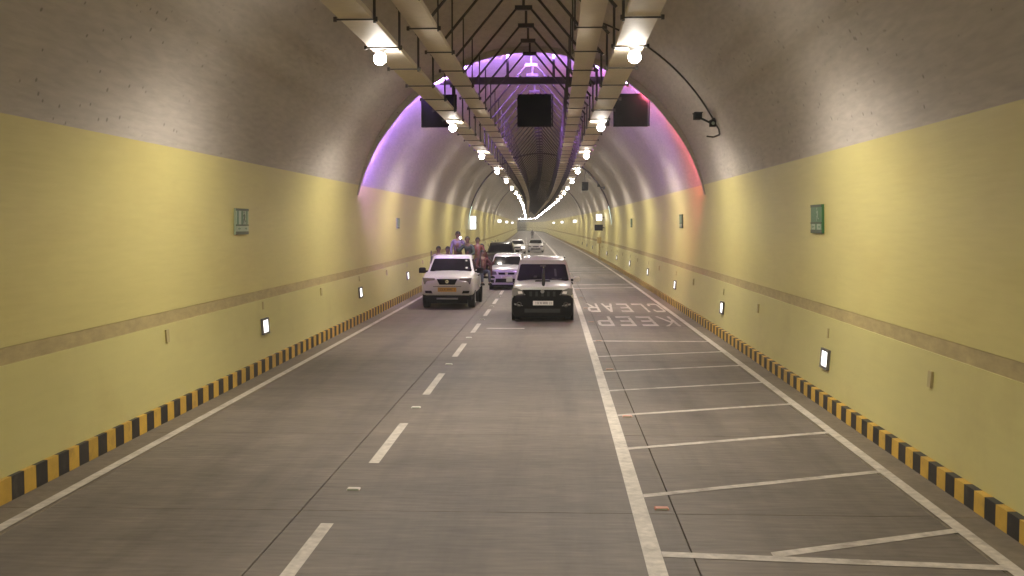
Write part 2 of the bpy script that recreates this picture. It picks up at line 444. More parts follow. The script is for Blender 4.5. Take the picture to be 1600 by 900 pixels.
# support frames: inverted V rods, hangers, straps
def rodmesh(p, q, r, nm): return MB().tube(p, q, r, 6).mesh(nm, M['steel'])
fm = {'apex_bracket': [MB().box(-.2, .2, -.05, .05, 7.93, 8.03).box(-.03, .03, -.03, .03, 8.03, 8.345).mesh('apex_bracket', M['steel'])],
      'rod': [rodmesh((s * .15, 0, 7.98), (s * 1.63, 0, 6.21), .028, 'rod') for s in (-1, 1)],
      'hanger': [rodmesh((s * 1.6, 0.03, 6.26), (s * 1.6, 0.03, 5.60), .02, 'hanger') for s in (-1, 1)] + [rodmesh((s * 1.02, 0.03, 6.95), (s * 1.02, 0.03, 5.88), .014, 'hanger') for s in (-1, 1)],
      'strap': [MB().box(off - wd / 2 - .05, off + wd / 2 + .05, -.011, .011, zb - .022, zb - .003).box(off - wd / 2 - .07, off - wd / 2 - .03, -.022, .022, zb - .04, zb + .02).box(off + wd / 2 + .03, off + wd / 2 + .07, -.022, .022, zb - .04, zb + .02).mesh('strap', M['steel']) for off, zb, wd, nm in TR]}
d = FR0 - FST * 5
while d < 132:
    li = math.floor((d - 16.5) / 11.8); lj = int((d - 16.5 - 11.8 * li) / FST)
    hl = 'dark steel hanger frame with inverted V rods holding the cable trays, ' + ('before the first floodlights' if li < 0 else '%s beyond the %s floodlight pair' % (nth[lj], nth[li]) if li < 8 else 'far down the tunnel')
    if li < 0: hl = 'dark inverted V hanger frame before the first floodlights, %s one towards the viewer' % nth[min(7, int((16.5 - d) / FST))]
    else: hl = hl.replace('dark steel hanger frame with inverted V rods holding the cable trays', 'dark inverted V hanger frame')
    f = thing('hanger_frame', hl, 'hanger frame', P(CX, d, 0), HEAD(d), 'hanger frames holding the cable trays')
    f.location = P(CX, d, 0)
    for nm, ms in fm.items():
        for me in ms: link(nm, me, f)
    d += FST

mb = MB()
while d < 420:
    for sx in (-1, 1):
        mb.tube(P(CX + sx * .15, d, 7.98), P(CX + sx * 1.63, d, 6.21), .03, 4, caps=False).tube(P(CX + sx * 1.6, d, 6.26), P(CX + sx * 1.6, d, 5.5), .03, 4, caps=False)
    q = P(CX, d, 0); mb.box(q.x - .2, q.x + .2, d - .05, d + .05, 7.93, 8.03)
    d += FST
o = mb.build('distant_hanger_frames', M['steel']); o['kind'] = 'stuff'; o['label'] = 'distant hanger frames blurring together under the vault'

# ------------------------------------------------------------------ floodlights on the outer trays
LH = MB().lathe([(.03, .001), (.03, .05), (.085, .05), (.085, .001)], (0, 0, 0), 16, 'z').mesh('housing', M['grey'])
LB = MB().box(-.02, .02, -.02, .02, .07, .09).box(-.09, .09, -.02, .02, .085, .10).mesh('bracket', M['steel'])
prof = [(-.06 - .095 * math.sin(t), .095 * math.cos(t)) for t in [R(-80) + R(170) * i / 10 for i in range(11)]]
SPOT = bpy.data.lights.new('beam', 'SPOT'); SPOT.energy = LAMP_W; SPOT.color = (1.0, .92, .80); SPOT.spot_size = R(152); SPOT.spot_blend = .55
SPOT.shadow_soft_size = .09
FILL_SPOT = bpy.data.lights.new('fill_spot', 'SPOT'); FILL_SPOT.spot_size = R(179); FILL_SPOT.spot_blend = .7; FILL_SPOT.energy = LAMP_P; FILL_SPOT.color = (1.0, .92, .80); FILL_SPOT.shadow_soft_size = .09  # wide fill spot added just below the lens, no fixture of its own
SPOT_L = SPOT.copy(); SPOT_L.energy *= .80; FILL_SPOT_L = FILL_SPOT.copy(); FILL_SPOT_L.energy *= .9      # the left row burns a little dimmer
LL = MB().lathe(prof, (0, 0, 0), 14, 'z').mesh('lens', M['lens'], 60)
for sg, side in ((-1, 'left'), (1, 'right')):
    for i in range(-3, 56):
        d = 16.5 + 11.8 * i
        if d > 630: break
        if i < 0: lab = 'white floodlight under the %s outer cable tray, behind the viewer' % side
        elif i < 8: lab = 'glowing white floodlight under the %s outer tray, %s from the viewer' % (side, nth[i])
        else: lab = 'tiny far floodlight in the receding row under the %s outer tray' % side
        t = thing('floodlight', lab, 'lamp', P(CX + sg * 1.90, d, 5.56), HEAD(d), 'floodlights in a row under the %s outer tray' % side)
        t.rotation_euler = (0, sg * R(-14), HEAD(d))
        link('housing', LH, t); link('lens', LL, t)
        link('bracket', LB, t)
        if d < 520:
            b = bpy.data.objects.new('beam', SPOT if sg > 0 else SPOT_L); COL.objects.link(b); b.parent = t; b.location = (0, 0, -.16)
            b = bpy.data.objects.new('fill_spot', FILL_SPOT if sg > 0 else FILL_SPOT_L); COL.objects.link(b); b.parent = t; b.location = (0, 0, -.17)

# ------------------------------------------------------------------ arch ribs with led strips
def rib(d, label, depth, w, leds=None, m='steel', zlo=4.25):
    t = thing('arch_rib', label, 'arch rib', P(CX, d, 0), HEAD(d), 'arch ribs around the tunnel')
    al = math.asin((zlo - SPR) / RAD); N_ = 48
    ang = [al + (math.pi - 2 * al) * i / N_ for i in range(N_ + 1)]
    def ring(a, r0, r1, y0, y1):
        c, s_ = math.cos(a), math.sin(a)
        return [(c * r0, y0, SPR + s_ * r0), (c * r1, y0, SPR + s_ * r1), (c * r1, y1, SPR + s_ * r1), (c * r0, y1, SPR + s_ * r0)]
    dp = [depth * min(1.0, .12 + min(i, N_ - i) / 9) for i in range(N_ + 1)]
    MB().loft([ring(a, RAD - .004, RAD - k_, 0, w) for a, k_ in zip(ang, dp)]).build('rib', M[m], t)
    if leds: MB().loft([ring(a, RAD - k_ + .012 * k_ / depth, RAD - k_, w + .001, w + .15) for a, k_ in zip(ang, dp)]).build('light_shield', M[m], t)  # unseen flange added to keep the strip light off signals and road
    for (i0, i1, mm) in leds or ():
        MB().loft([ring(ang[i], RAD - .07 * dp[i] / depth, RAD - .125 * dp[i] / depth, w + .002, w + .045) for i in range(i0, i1 + 1)]).build('led_strip', M[mm], t)
    return t
rib(33.0, 'arch rib with violet and red lights on its far side, before the gantry', .17, .07, [(1, 13, 'led_r'), (13, 15, 'led_p'), (15, 47, 'led_v')], 'vault', 3.9)
rib(81.5, 'dark arch rib with a pale green glow, well beyond the gantry', .10, .12, [(0, 4, 'led_g'), (44, 48, 'led_g')], 'steel', 3.0)
rib(130.0, 'faint arch rib deep in the tunnel', .10, .12, None, 'grey', 3.0)

# ------------------------------------------------------------------ gantry and lane signals
GD = 33.46
g = thing('gantry', 'dark steel gantry beam across the vault carrying three black signals', 'gantry', P(CX, GD, 0), HEAD(GD))
hb = half(7.46)
MB().box(-hb + .02, hb - .02, -.1, .1, 7.27, 7.48).build('beam', M['steel'], g)
for xx in (-2.0, -.7, .7, 2.0):
    MB().box(xx - .04, xx + .04, -.05, .05, 7.48, SPR + math.sqrt(RAD ** 2 - xx ** 2) - .03).build('hanger', M['steel'], g)
for sx in (-1, 1): MB().box(sx * 2.35 - .05, sx * 2.35 + .05, -.05, .05, 6.0, 7.27).build('post', M['steel'], g)
for xs, nm in ((-3.59, 'left lane'), (-.655, 'middle lane'), (2.27, 'right lane by the red glow')):
    s = thing('lane_signal', 'black square lane signal box on the gantry over the ' + nm, 'signal', P(xs, GD, 0), HEAD(GD), 'lane signals on the gantry')
    MB().box(-.52, .52, -.10, .10, 5.98, 6.96).build('housing', M['blackbox'], s)
    fr = MB()
    for a in (-.52, .53): fr.box(a, a + .04, -.125, -.101, 5.98, 6.96)
    fr.box(-.48, .48, -.125, -.101, 5.98, 6.02).box(-.48, .48, -.125, -.101, 6.92, 6.96); fr.build('frame', M['black'], s)
    MB().box(-.47, .47, .101, .115, 6.05, 6.9).build('display', M['glass'], s)
    for a in (-.42, .42): MB().box(a - .03, a + .03, -.04, .04, 7.361, 7.529).build('bracket', M['grey'], s)
d = 82.3
s = thing('lane_signal', 'small black signal box hung far off under the vault on the right', 'signal', P(2.62, d, 0), HEAD(d), 'signals beyond the gantry')
MB().box(-.24, .24, -.1, .1, 5.55, 6.2).build('housing', M['blackbox'], s); MB().box(-.02, .02, -.02, .02, 6.201, SPR + math.sqrt(RAD ** 2 - 3.39 ** 2) - .02).build('bracket', M['steel'], s)

# ------------------------------------------------------------------ things on the walls
def wallmat(sg, d, z):
    """frame on the wall: x along the tunnel (away from viewer), y into the tunnel, z up the wall"""
    e = .02
    p = P(CX + sg * half(z), d, z); q = P(CX + sg * half(z + e), d, z + e)
    up = (q - p).normalized(); t = Vector((-S1(d), 1, 0)).normalized()
    inn = up.cross(t) if sg < 0 else t.cross(up)
    inn = inn.normalized()
    if inn.x * sg > 0: inn = -inn
    m = Matrix((t, inn, up)).transposed().to_4x4()
    if m.determinant() < 0: m = Matrix((-t, inn, up)).transposed().to_4x4()
    m.translation = p
    return m
def wthing(name, label, cat, sg, d, z, group=None):
    o = thing(name, label, cat, (0, 0, 0), 0, group); o.matrix_world = wallmat(sg, d, z); return o

gl_f = MB(); b_ = .035
gl_f.box(-.24, -.20, .0, .05, -.165, .165).box(.20, .24, 0, .05, -.165, .165).box(-.20, .20, 0, .05, .125, .165).box(-.20, .20, 0, .05, -.165, -.125)
gl_f = gl_f.mesh('frame', M['gframe']); gl_g = MB().box(-.199, .199, .004, .03, -.124, .124).mesh('lit_panel', M['glow'])
gl_l = MB().box(-.24, .24, .051, .056, -.165, -.15).mesh('lip', M['grey'])
jb_b = MB().bevbox(-.06, .06, -.09, .09, 0, .05, .01)
jb = MB().box(-.06, .06, 0, .03, -.10, .10).mesh('cover', M['sgrey'])
for sg, side, d0, z in ((-1, 'left', 22.2, .9), (1, 'right', 18.3, .76)):
    for i in range(-1, 12):
        d = d0 + 11.2 * i
        lab = 'lit guide light low on the %s wall, %s from the viewer' % (side, nth[i] if 0 <= i < 8 else ('behind the viewer' if i < 0 else 'one of the farthest'))
        if i < 0: lab = 'lit guide light low on the %s wall, outside the view' % side; 
        o = wthing('guide_light', lab, 'guide light', sg, d, z, 'guide lights low on the %s wall' % side)
        link('frame', gl_f, o); link('lit_panel', gl_g, o); link('lip', gl_l, o)
        for off in (-5.6 if sg < 0 else -5.0, 0.0):
            dd = d + off
            if dd < 6: continue
            far_ = ('just above the %s guide light' if not off else 'on the near side of the %s guide light') % nth[max(0, i)] if 0 <= i < 6 else ('one of the far boxes' if i > 0 else 'outside the view beside the viewer')
            q = wthing('junction_box', 'small dull box on the %s wall, %s' % (side, far_), 'junction box', sg, dd, (1.27 if sg < 0 else 1.13) if off else z + .43, 'small boxes on the %s wall' % side)
            link('cover', jb, q)
            if not off: q.scale = (.6, .6, .8)

def man(mb, cx, cz, s, y0, y1):
    """running figure out of a head and four bent limbs"""
    def seg(a, b, w_):
        ax, az = cx + a[0] * s, cz + a[1] * s; bx, bz = cx + b[0] * s, cz + b[1] * s
        dx, dz = bx - ax, bz - az; l = math.hypot(dx, dz); nx, nz = -dz / l * w_ * s / 2, dx / l * w_ * s / 2
        mb.prism([(ax + nx, az + nz), (bx + nx, bz + nz), (bx - nx, bz - nz), (ax - nx, az - nz)], 'y', y0, y1)
    mb.prism([(cx + .05 * s + .09 * s * math.cos(t * math.pi / 4), cz + .42 * s + .09 * s * math.sin(t * math.pi / 4)) for t in range(8)], 'y', y0, y1)
    seg((.02, .3), (-.06, 0), .16); seg((0, .27), (.24, .12), .07); seg((0, .27), (-.22, .16), .07); seg((-.22, .16), (-.26, 0), .06)
    seg((-.06, .0), (.16, -.16), .1); seg((.16, -.16), (.14, -.42), .08); seg((-.06, 0), (-.2, -.22), .1); seg((-.2, -.22), (-.42, -.26), .08)
def exitsign(sg, d, z, label, white, w_=.42, h_=.25):
    o = wthing('exit_sign', label, 'sign', sg, d, z, 'green exit signs on the walls')
    MB().box(-w_, w_, .01, .05, -h_, h_).build('panel', M['spale' if white else 'sgreen'], o)
    dk = MB().box(-w_, w_, .051, .056, -h_, -h_ + .10 * .6).box(-w_, w_, .051, .056, h_ - .045, h_).box(-w_, w_, .051, .056, -.085, -.055)
    dk.build('border', M['sdark'], o)
    if white:
        b2 = MB()
        for xx in (-.30, 0.02, .30): b2.box(xx - .05, xx + .05, .051, .054, -.054, h_ - .046)
        b2.build('door_bars', M['sgreen'], o)
    mb = MB(); man(mb, -.1, .07, .26, .0565, .059); mb.build('running_figure', M['sgreen' if not white else 'sdark'] if white else M['spale'], o)
    for s in (-1, 1):
        c = s * .2
        MB().box(c - .13, c + .13, .051, .054, -h_ + .065, -.088).build('distance_panel', M['spale'], o)
    aw = MB()
    for s in (-1, 1):
        c = s * .2
        aw.prism([(c + s * .09, -.137), (c + s * .02, -.105), (c + s * .02, -.17)], 'y', .0545, .056).box(c - .08, c + .05, .0545, .056, -.145, -.129)
    aw.build('arrow', M['sgreen'], o)
    return o
exitsign(-1, 20.8, 3.06, 'pale green exit sign with dark bars on the left yellow wall', True)
exitsign(1, 19.3, 3.1, 'green exit sign high on the right yellow wall, nearest', False, .40)
exitsign(-1, 42.2, 3.05, 'faint green exit sign on the left wall behind the violet glow', True, .3, .2)
exitsign(1, 39.5, 3.12, 'dark narrow exit sign on the right wall, second from the viewer', False, .40)
exitsign(1, 63, 3.1, 'tiny dark exit sign on the right wall, third from the viewer', False, .40)

# lit cross signs facing along the tunnel (hung on the wall, proud of it)
def lit_sign(x, d, z, w_, h_, label, m, rows=1, group='lit signs along the walls'):
    o = thing('lit_sign', label, 'sign', P(x, d, z), HEAD(d), group)
    MB().box(-w_ / 2, w_ / 2, 0, .12, -h_ / 2, h_ / 2).build('housing', M['grey'], o)
    for r_ in range(rows):
        z0 = -h_ / 2 + h_ * r_ / rows + .03; z1 = -h_ / 2 + h_ * (r_ + 1) / rows - .03
        MB().box(-w_ / 2 + .03, w_ / 2 - .03, -.012, -.001, z0, z1).build('lit_face', M[m], o)
    wl = CX + (-1 if x < CX else 1) * half(z) - x
    MB().box(min(0, wl), max(0, wl), .04, .08, -.03, .03).build('arm', M['grey'], o) if False else None
    a, b = sorted((math.copysign(w_ / 2, wl), wl)); MB().box(a, b, .04, .08, -.03, .03).build('arm', M['steel'], o)
    return o
lit_sign(-5.9, 83.5, 3.15, .5, 1.05, 'bright pale green lit sign in two rows on the left wall', 'sign_lit', 2)
lit_sign(4.1, 90, 3.6, .52, .56, 'bright white lit sign on the right wall above a black box', 'sign_lit_w')
for x, d, side, n_ in ((-5.7, 141, 'left', 'beyond the dark vehicles'), (4.25, 146, 'right', 'beyond the black box'), (-5.7, 190, 'left', 'second farthest'), (4.25, 200, 'right', 'second farthest'), (-5.7, 260, 'left', 'farthest'), (4.25, 265, 'right', 'farthest')):
    lit_sign(x, d, 3.45, .5, .42, 'small white lit sign far down the %s wall, %s' % (side, n_), 'sign_lit_w')
o = thing('equipment_box', 'black box on the right wall under a bright white sign', 'equipment box', P(4.1, 90.3, 2.75), HEAD(90))
MB().box(-.33, .33, 0, .3, -.25, .25).build('cabinet', M['blackbox'], o); MB().box(-.28, .28, -.012, -.001, -.2, .2).build('door', M['black'], o)
MB().box(.33, half(2.75) + CX - 4.1, .1, .2, -.05, .05).build('arm', M['steel'], o)
o = thing('marker_post', 'thin post with a dull yellow plate by the right kerb far off', 'post', P(4.2, 91.5, 0), HEAD(93))
MB().tube((0, 0, 0), (0, 0, 1.5), .045, 8).build('pole', M['ysign'], o); MB().box(-.17, .17, -.02, .02, 1.42, 1.95).build('plate', M['ysign'], o)

# cctv cameras and the cable that feeds the near one
def cctv(d, z, label):
    o = thing('cctv_camera', label, 'camera', P(CX + half(z), d, z), HEAD(d), 'cctv cameras on the right side of the vault'); o.scale = (.85, .85, .85)
    MB().tube((0, 0, 0), (-.16, 0, -.10), .05, 8).tube((-.16, 0, -.10), (-.42, -.02, .02), .03, 8).build('arm', M['black'], o)
    MB().box(-.62, -.42, -.32, .12, -.02, .15).box(-.64, -.40, -.40, .16, .151, .17).build('body', M['black'], o)
    MB().tube((-.52, -.34, .065), (-.52, -.30, .065), .07, 12).build('lens', M['glass'], o)
    MB().box(-.16, .02, -.1, .1, -.22, -.04).build('base_plate', M['black'], o)
    MB().tube((-.07, -.104, -.13), (-.07, -.10, -.13), .05, 10).build('cover_disc', M['spale'], o)
cctv(27.2, 5.6, 'dark cctv camera on the vault at the end of a curved cable')
cctv(78, 5.7, 'tiny dark cctv camera on the vault far past the gantry')
pts = []
for i in range(26):
    a = math.asin((5.5 - SPR) / RAD) + (R(70) - math.asin((5.5 - SPR) / RAD)) * i / 25
    pts.append(P(CX + (RAD - .03) * math.cos(a), 27.3, SPR + (RAD - .03) * math.sin(a)))
lp = [P(CX + (half(z)) - .05 - dx, 27.25, z) for z, dx in ((5.5, 0), (5.36, -.02), (5.22, .02), (5.16, .2), (5.18, .36))]
tag(MB().path(list(reversed(lp)) + pts[1:], .022, 6).build('cable', M['steel']), 'thin dark cable curving down the right vault to the camera', 'cable')

# ------------------------------------------------------------------ vehicles (front faces -y, origin on the ground under the front bumper)
def prof(hw, zb, zt, crown=.03):
    h = zt - zb
    half_ = [(hw * .88, zb), (hw * .97, zb + .08), (hw, zb + .35 * h), (hw, zb + .62 * h), (hw * .975, zb + .85 * h), (hw * .94, zt - .03), (hw * .88, zt), (hw * .45, zt + crown)]
    return half_
def ring(y, hw, zb, zt, crown=.03):
    h_ = prof(hw, zb, zt, crown)
    return [(x, y, z) for x, z in h_] + [(0, y, zt + crown * 1.15)] + [(-x, y, z) for x, z in reversed(h_)]
def lower(name, m, root, st, hw, crown=.03):
    mb = MB(); mb.loft([ring(y, hw * k, zb, zt, crown) for y, k, zb, zt in st]); return mb.build(name, m, root, 38)

def wheel(root, x, y, r_, wd, rimm='rim'):
    s = 1 if x > 0 else -1
    t = MB().lathe([(-wd / 2, r_ * .6), (-wd / 2, r_ * .9), (-wd * .38, r_), (wd * .38, r_), (wd / 2, r_ * .9), (wd / 2, r_ * .6)], (0, 0, 0), 24).build('wheel', M['rubber'], root, 40)
    t.location = (x, y, r_)
    rm = MB().lathe([(s * wd * .42, .02), (s * wd * .42, r_ * .2), (s * wd * .30, r_ * .22), (s * wd * .30, r_ * .55), (s * wd * .49, r_ * .61), (s * wd * .1, r_ * .61)], (0, 0, 0), 24)
    for k in range(5):
        a = 2 * math.pi * k / 5
        mt = Matrix.Rotation(a, 4, 'X'); x0, x1 = sorted((s * wd * .32, s * wd * .45))
        rm.box(x0, x1, -r_ * .09, r_ * .09, r_ * .15, r_ * .58, mt)
    rm.build('rim', M[rimm], t, 40)
    return t
def face_pt(q, u, v, n, off):
    a, b, c, d = q
    p = (a * (1 - u) + b * u) * (1 - v) + (d * (1 - u) + c * u) * v
    return p + n * off
def pane(name, m, root, q, u0, u1, v0, v1, off=.005, th=.012, cut=.06):
    a, b, c, d = q; n = (b - a).cross(d - a).normalized()
    du = cut; dv = cut * 1.3
    uv = [(u0 + du, v0), (u1 - du, v0), (u1, v0 + dv), (u1, v1 - dv), (u1 - du, v1), (u0 + du, v1), (u0, v1 - dv), (u0, v0 + dv)]
    mb = MB(); k = len(uv)
    vs = [face_pt(q, u, v, n, off) for u, v in uv] + [face_pt(q, u, v, n, -th) for u, v in uv]
    mb.add(vs, [tuple(range(k)), tuple(range(2 * k - 1, k - 1, -1))] + [(i, k + i, k + (i + 1) % k, (i + 1) % k) for i in range(k)])
    return mb.build(name, m, root)
def cabin(root, m, zb, zt, y0, y1, y2, y3, hb_, ht, crown, splits, wm=(.05, .95, .07, .93), glass='glass', stickers_reflections=()):
    """greenhouse: base y0..y1 at zb, roof y2..y3 at zt"""
    B = [Vector(p) for p in ((-hb_, y0, zb), (hb_, y0, zb), (hb_, y1, zb), (-hb_, y1, zb))]
    T = [Vector(p) for p in ((-ht, y2, zt), (ht, y2, zt), (ht, y3, zt), (-ht, y3, zt))]
    mb = MB(); rings = []
    def rr(c4, z, k, e=.07):
        out = []
        for i in range(4):
            p = c4[i]; a = c4[i - 1]; b = c4[(i + 1) % 4]
            for q in (a, b):
                dv = (q - p).normalized(); o = p + dv * e
                out.append((o.x * k, (o.y - (y2 + y3) / 2) * k + (y2 + y3) / 2, z))
        return out
    mb.loft([rr(B, zb, 1), rr(T, zt, 1), rr(T, zt + crown * .55, .965), rr(T, zt + crown * .9, .85), rr(T, zt + crown, .5)])
    cab = mb.build('cabin', m, root, 35)
    qf = (B[0], B[1], T[1], T[0]); pane('windscreen', M[glass], root, qf, *wm, cut=.03)
    for u0, u1, v0, v1, mm in stickers_reflections: pane('sticker_or_reflection', M[mm], root, qf, u0, u1, v0, v1, .008, .0, .004)  # stickers, dim shapes and painted reflections laid on the glass
    qr = (B[2], B[3], T[3], T[2]); pane('rear_window', M[glass], root, qr, .1, .9, .15, .9, cut=.03)
    for q in ((B[1], B[2], T[2], T[1]), (B[3], B[0], T[0], T[3])):
        for (a, b) in splits:
            if q[0] is B[3]: a, b = 1 - b, 1 - a
            pane('side_window', M[glass], root, q, a, b, .1, .9, cut=.02)
    return cab
def mirror(root, x, y, z, m, w_=.24, h_=.19):
    s = 1 if x > 0 else -1
    mb = MB().bevbox(-w_ / 2, w_ / 2, -.07, .07, 0, h_, .035)
    o = mb.build('mirror', m, root, 40); o.location = (x + s * .14, y, z)
    a, b = sorted((-s * w_ / 2, -s * (w_ / 2 + .09)))
    MB().box(a, b, -.03, .03, .03, .09).build('mirror_arm', M['black'], o)
    MB().box(-w_ / 2 + .03, w_ / 2 - .03, .071, .076, .03, h_ - .04).build('mirror_glass', M['chrome'], o)
    return o
def wipers(root, y, z, dy, dz, w_):
    for x in (-w_ * .45, w_ * .1):
        MB().tube((x, y - .02, z), (x + w_ * .42, y + dy * .1, z + dz * .16), .012, 6).build('wiper', M['black'], root)
def doors(root, hw, m, yy, zb, zt):
    for s in (-1, 1):
        for a, b in yy:
            mb = MB(); pr = prof(hw, zb, zt)[1:6]
            mb.loft([[(s * (x + .006), y, z) for x, z in pr] + [(s * (x - .03), y, z) for x, z in reversed(pr)] for y in (a, b)])
            d_ = mb.build('door', m, root, 40)
            x0, x1 = sorted((s * (hw * .985), s * (hw + .03)))
            MB().box(x0, x1, b - .26, b - .08, zb + .8 * (zt - zb), zb + .84 * (zt - zb)).build('door_handle', M['black'], d_)
def arches(root, hw, ys, r_, m='black'):
    for s in (-1, 1):
        for y in ys:
            MB().lathe([(s * (hw - .08), r_ * 1.02), (s * (hw + .015), r_ * 1.02), (s * (hw + .012), r_ * 1.17), (s * (hw - .08), r_ * 1.17)], (0, y, r_), 28).build('wheel_arch', M[m], root, 40)
def plate(root, m, x, y, z, w_, h_, groups):
    p = MB().box(-w_ / 2, w_ / 2, -.012, 0, -h_ / 2, h_ / 2).build('number_plate', M[m], root); p.location = (x, y, z)
    mb = MB(); rnd_ = random.Random(3)
    for (a, b, n) in groups:                       # unreadable dark characters, in the two blurred groups of the photograph
        st = (b - a) * w_ / n
        for i in range(n):
            x0 = -w_ / 2 + a * w_ + i * st + st * .12; x1 = x0 + st * .7; z0, z1 = -h_ * .27, h_ * .27
            k = rnd_.randrange(4); t = st * .2
            if k != 1: mb.box(x0, x0 + t, -.014, -.0125, z0, z1)
            if k != 2: mb.box(x1 - t, x1, -.014, -.0125, z0, z1)
            mb.box(x0 + t, x1 - t, -.014, -.0125, z1 - t, z1)
            if k in (0, 3): mb.box(x0 + t, x1 - t, -.014, -.0125, -t / 2, t / 2)
            if k in (1, 2): mb.box(x0 + t, x1 - t, -.014, -.0125, z0, z0 + t)
    mb.build('characters', M['ink'], p)
    return p
def fprism(pts, y0, y1, name, m, root, mirror_=False):
    mb = MB().prism([(-x, z) for x, z in pts] if mirror_ else pts, 'y', y0, y1); return mb.build(name, M[m], root)
def badge(root, x, y, z, r_, m='chrome'):
    return MB().lathe([(0, .001), (-.008, r_ * .5), (-.004, r_), (.012, r_)], (x, y, z), 16, 'y').build('badge', M[m], root, 40)

# --- white pickup with people in its bed
PX, PD = -3.82, 38.4
pk = thing('pickup_truck', 'white pickup truck with yellow number plate and people standing in its bed', 'pickup truck', P(PX, PD, 0), HEAD(PD))
hw = .955
lower('body', M['white'], pk, [(-.02, .80, .55, .99), (.02, .90, .50, 1.06), (.10, .95, .47, 1.12), (.30, .985, .46, 1.17), (.75, 1, .46, 1.22), (1.42, 1, .46, 1.28), (3.35, 1, .46, 1.27), (3.40, .97, .5, 1.25)], hw, .035)
cabin(pk, M['white'], 1.25, 1.76, 1.36, 3.34, 2.05, 3.12, .86, .715, .11, [(.10, .50), (.53, .93)], (.045, .955, .06, .95), stickers_reflections=((.84, .885, .76, .87, 'grey'), (.83, .875, .26, .36, 'grey'), (.16, .34, .08, .14, 'screen_reflection')))
fprism([(-.37, 1.075), (.37, 1.075), (.27, .875), (-.27, .875)], -.045, .05, 'grille', 'black', pk)
for z_ in (.93, 1.0): MB().box(-.30, .30, -.055, -.046, z_, z_ + .018).build('grille_bar', M['black'], pk)
badge(pk, 0, -.06, .98, .065)
for s in (False, True):
    fprism([(.42, .90), (.82, .89), (.88, 1.12), (.44, 1.10)], -.012 if not s else -.012, .10, 'headlight', 'lamp_glass', pk, s)
    fprism([(.52, .56), (.77, .57), (.80, .66), (.56, .66)], -.025, .06, 'fog_lamp_recess', 'black', pk, s)
plate(pk, 'plate_yellow', 0.0, -.03, .70, .66, .15, [(.08, .42, 4), (.48, .92, 5)])
MB().box(-.50, .50, -.034, .02, .80, .815).build('bumper_crease', M['black'], pk)
MB().box(-.70, .70, .12, 4.9, .20, .50).box(-.86, .86, .05, .5, .34, .50).build('underbody', M['black'], pk)
MB().tube((-.38, .03, .37), (.38, .03, .37), .03, 8).build('tow_bar', M['grey'], pk)
for s in (-1, 1):
    mirror(pk, s * .93, 1.62, 1.22, M['black'], .24, .2)
    for y in (.88, 3.95): wheel(pk, s * .815, y, .37, .25)
doors(pk, hw, M['white'], [(1.55, 2.42), (2.43, 3.25)], .5, 1.25)
wipers(pk, 1.37, 1.285, .69, .5, 1.5)
MB().box(-.05, .05, 1.95, 1.97, 1.60, 1.66).build('inner_mirror', M['black'], pk)
bed = MB().box(-.93, .93, 3.46, 5.15, .76, .80).build('bed_floor', M['steel'], pk)
for s in (-1, 1):
    a, b = sorted((s * .93, s * .965)); MB().bevbox(a, b, 3.46, 5.15, .60, 1.30, .012).build('bed_side', M['white'], pk)
    for k in range(2): MB().tube((s * .95, 3.5, 1.45 + .3 * k), (s * .95, 5.1, 1.45 + .3 * k), .02, 6).build('side_rail', M['steel'], pk)
    for y in (3.5, 4.3, 5.1): MB().tube((s * .95, y, 1.30), (s * .95, y, 2.0 if y == 3.5 else 1.76), .022, 6).build('rail_post', M['steel'], pk)
MB().bevbox(-.92, .92, 5.15, 5.19, .62, 1.30, .012).build('tailgate', M['white'], pk)
MB().bevbox(-.92, .92, 3.42, 3.455, .62, 1.30, .012).build('bed_front', M['white'], pk)
arches(pk, .965, (3.95,), .37)

# --- white suv with black front
SX, SD = -.52 + .12, 33.45
sv = thing('suv', 'white boxy suv with black lower front and a furled flag on its bonnet', 'car', P(SX, SD, 0), HEAD(SD))
hw = .955
lower('body', M['white'], sv, [(-.01, .90, .60, 1.02), (.04, .955, .42, 1.07), (.16, .98, .40, 1.11), (.40, .995, .38, 1.15), (1.30, 1, .36, 1.20), (4.40, 1, .36, 1.21), (4.62, .95, .42, 1.16)], hw, .05)
cabin(sv, M['white'], 1.19, 1.74, 1.24, 4.58, 1.78, 4.42, .90, .775, .20, [(.09, .36), (.38, .62), (.65, .92)], (.035, .965, .04, .97), stickers_reflections=((.66, .84, .10, .17, 'screen_reflection'), (.33, .39, .2, .32, 'dim'), (.72, .76, .28, .7, 'dim')))
lower('bumper', M['black'], sv, [(-.09, .86, .17, .80), (-.05, .96, .15, .84), (.10, 1.0, .15, .85), (.42, 1.01, .20, .86)], hw, .0)
fprism([(-.62, 1.0), (.62, 1.0), (.44, .72), (-.44, .72)], -.11, .05, 'grille', 'black', sv)
for i in range(5): MB().box(-.40 + .18 * i, -.32 + .18 * i, -.125, -.111, .80, .95).build('grille_slot', M['rubber'], sv)
badge(sv, 0, -.13, .955, .06, 'grey')
for s in (False, True):
    fprism([(.50, .86), (.83, .80), (.93, .86), (.93, 1.04), (.80, 1.055), (.60, .98)], -.055, .14, 'headlight', 'lamp_dark', sv, s)
    fprism([(.60, .885), (.74, .87), (.76, .95), (.64, .955)], -.062, -.05, 'headlight_bulb', 'plate_white', sv, s)
    c = -.72 if s else .72
    MB().lathe([(-.11, .045), (-.13, .065), (-.10, .085)], (c, 0, .55), 16, 'y').build('fog_lamp', M['steel'], sv, 40)
    fprism([(.60, .50), (.86, .53), (.86, .585), (.60, .50 + .02)], -.105, -.06, 'fog_trim', 'grey', sv, s)
plate(sv, 'plate_white', 0.02, -.115, .595, .62, .135, [(.09, .44, 4), (.48, .93, 6)])
MB().box(-.55, .55, -.10, -.05, .30, .42).build('air_dam', M['rubber'], sv)
MB().bevbox(-.24, .24, .62, .95, 1.19, 1.245, .02).build('bonnet_scoop', M['black'], sv, 40)
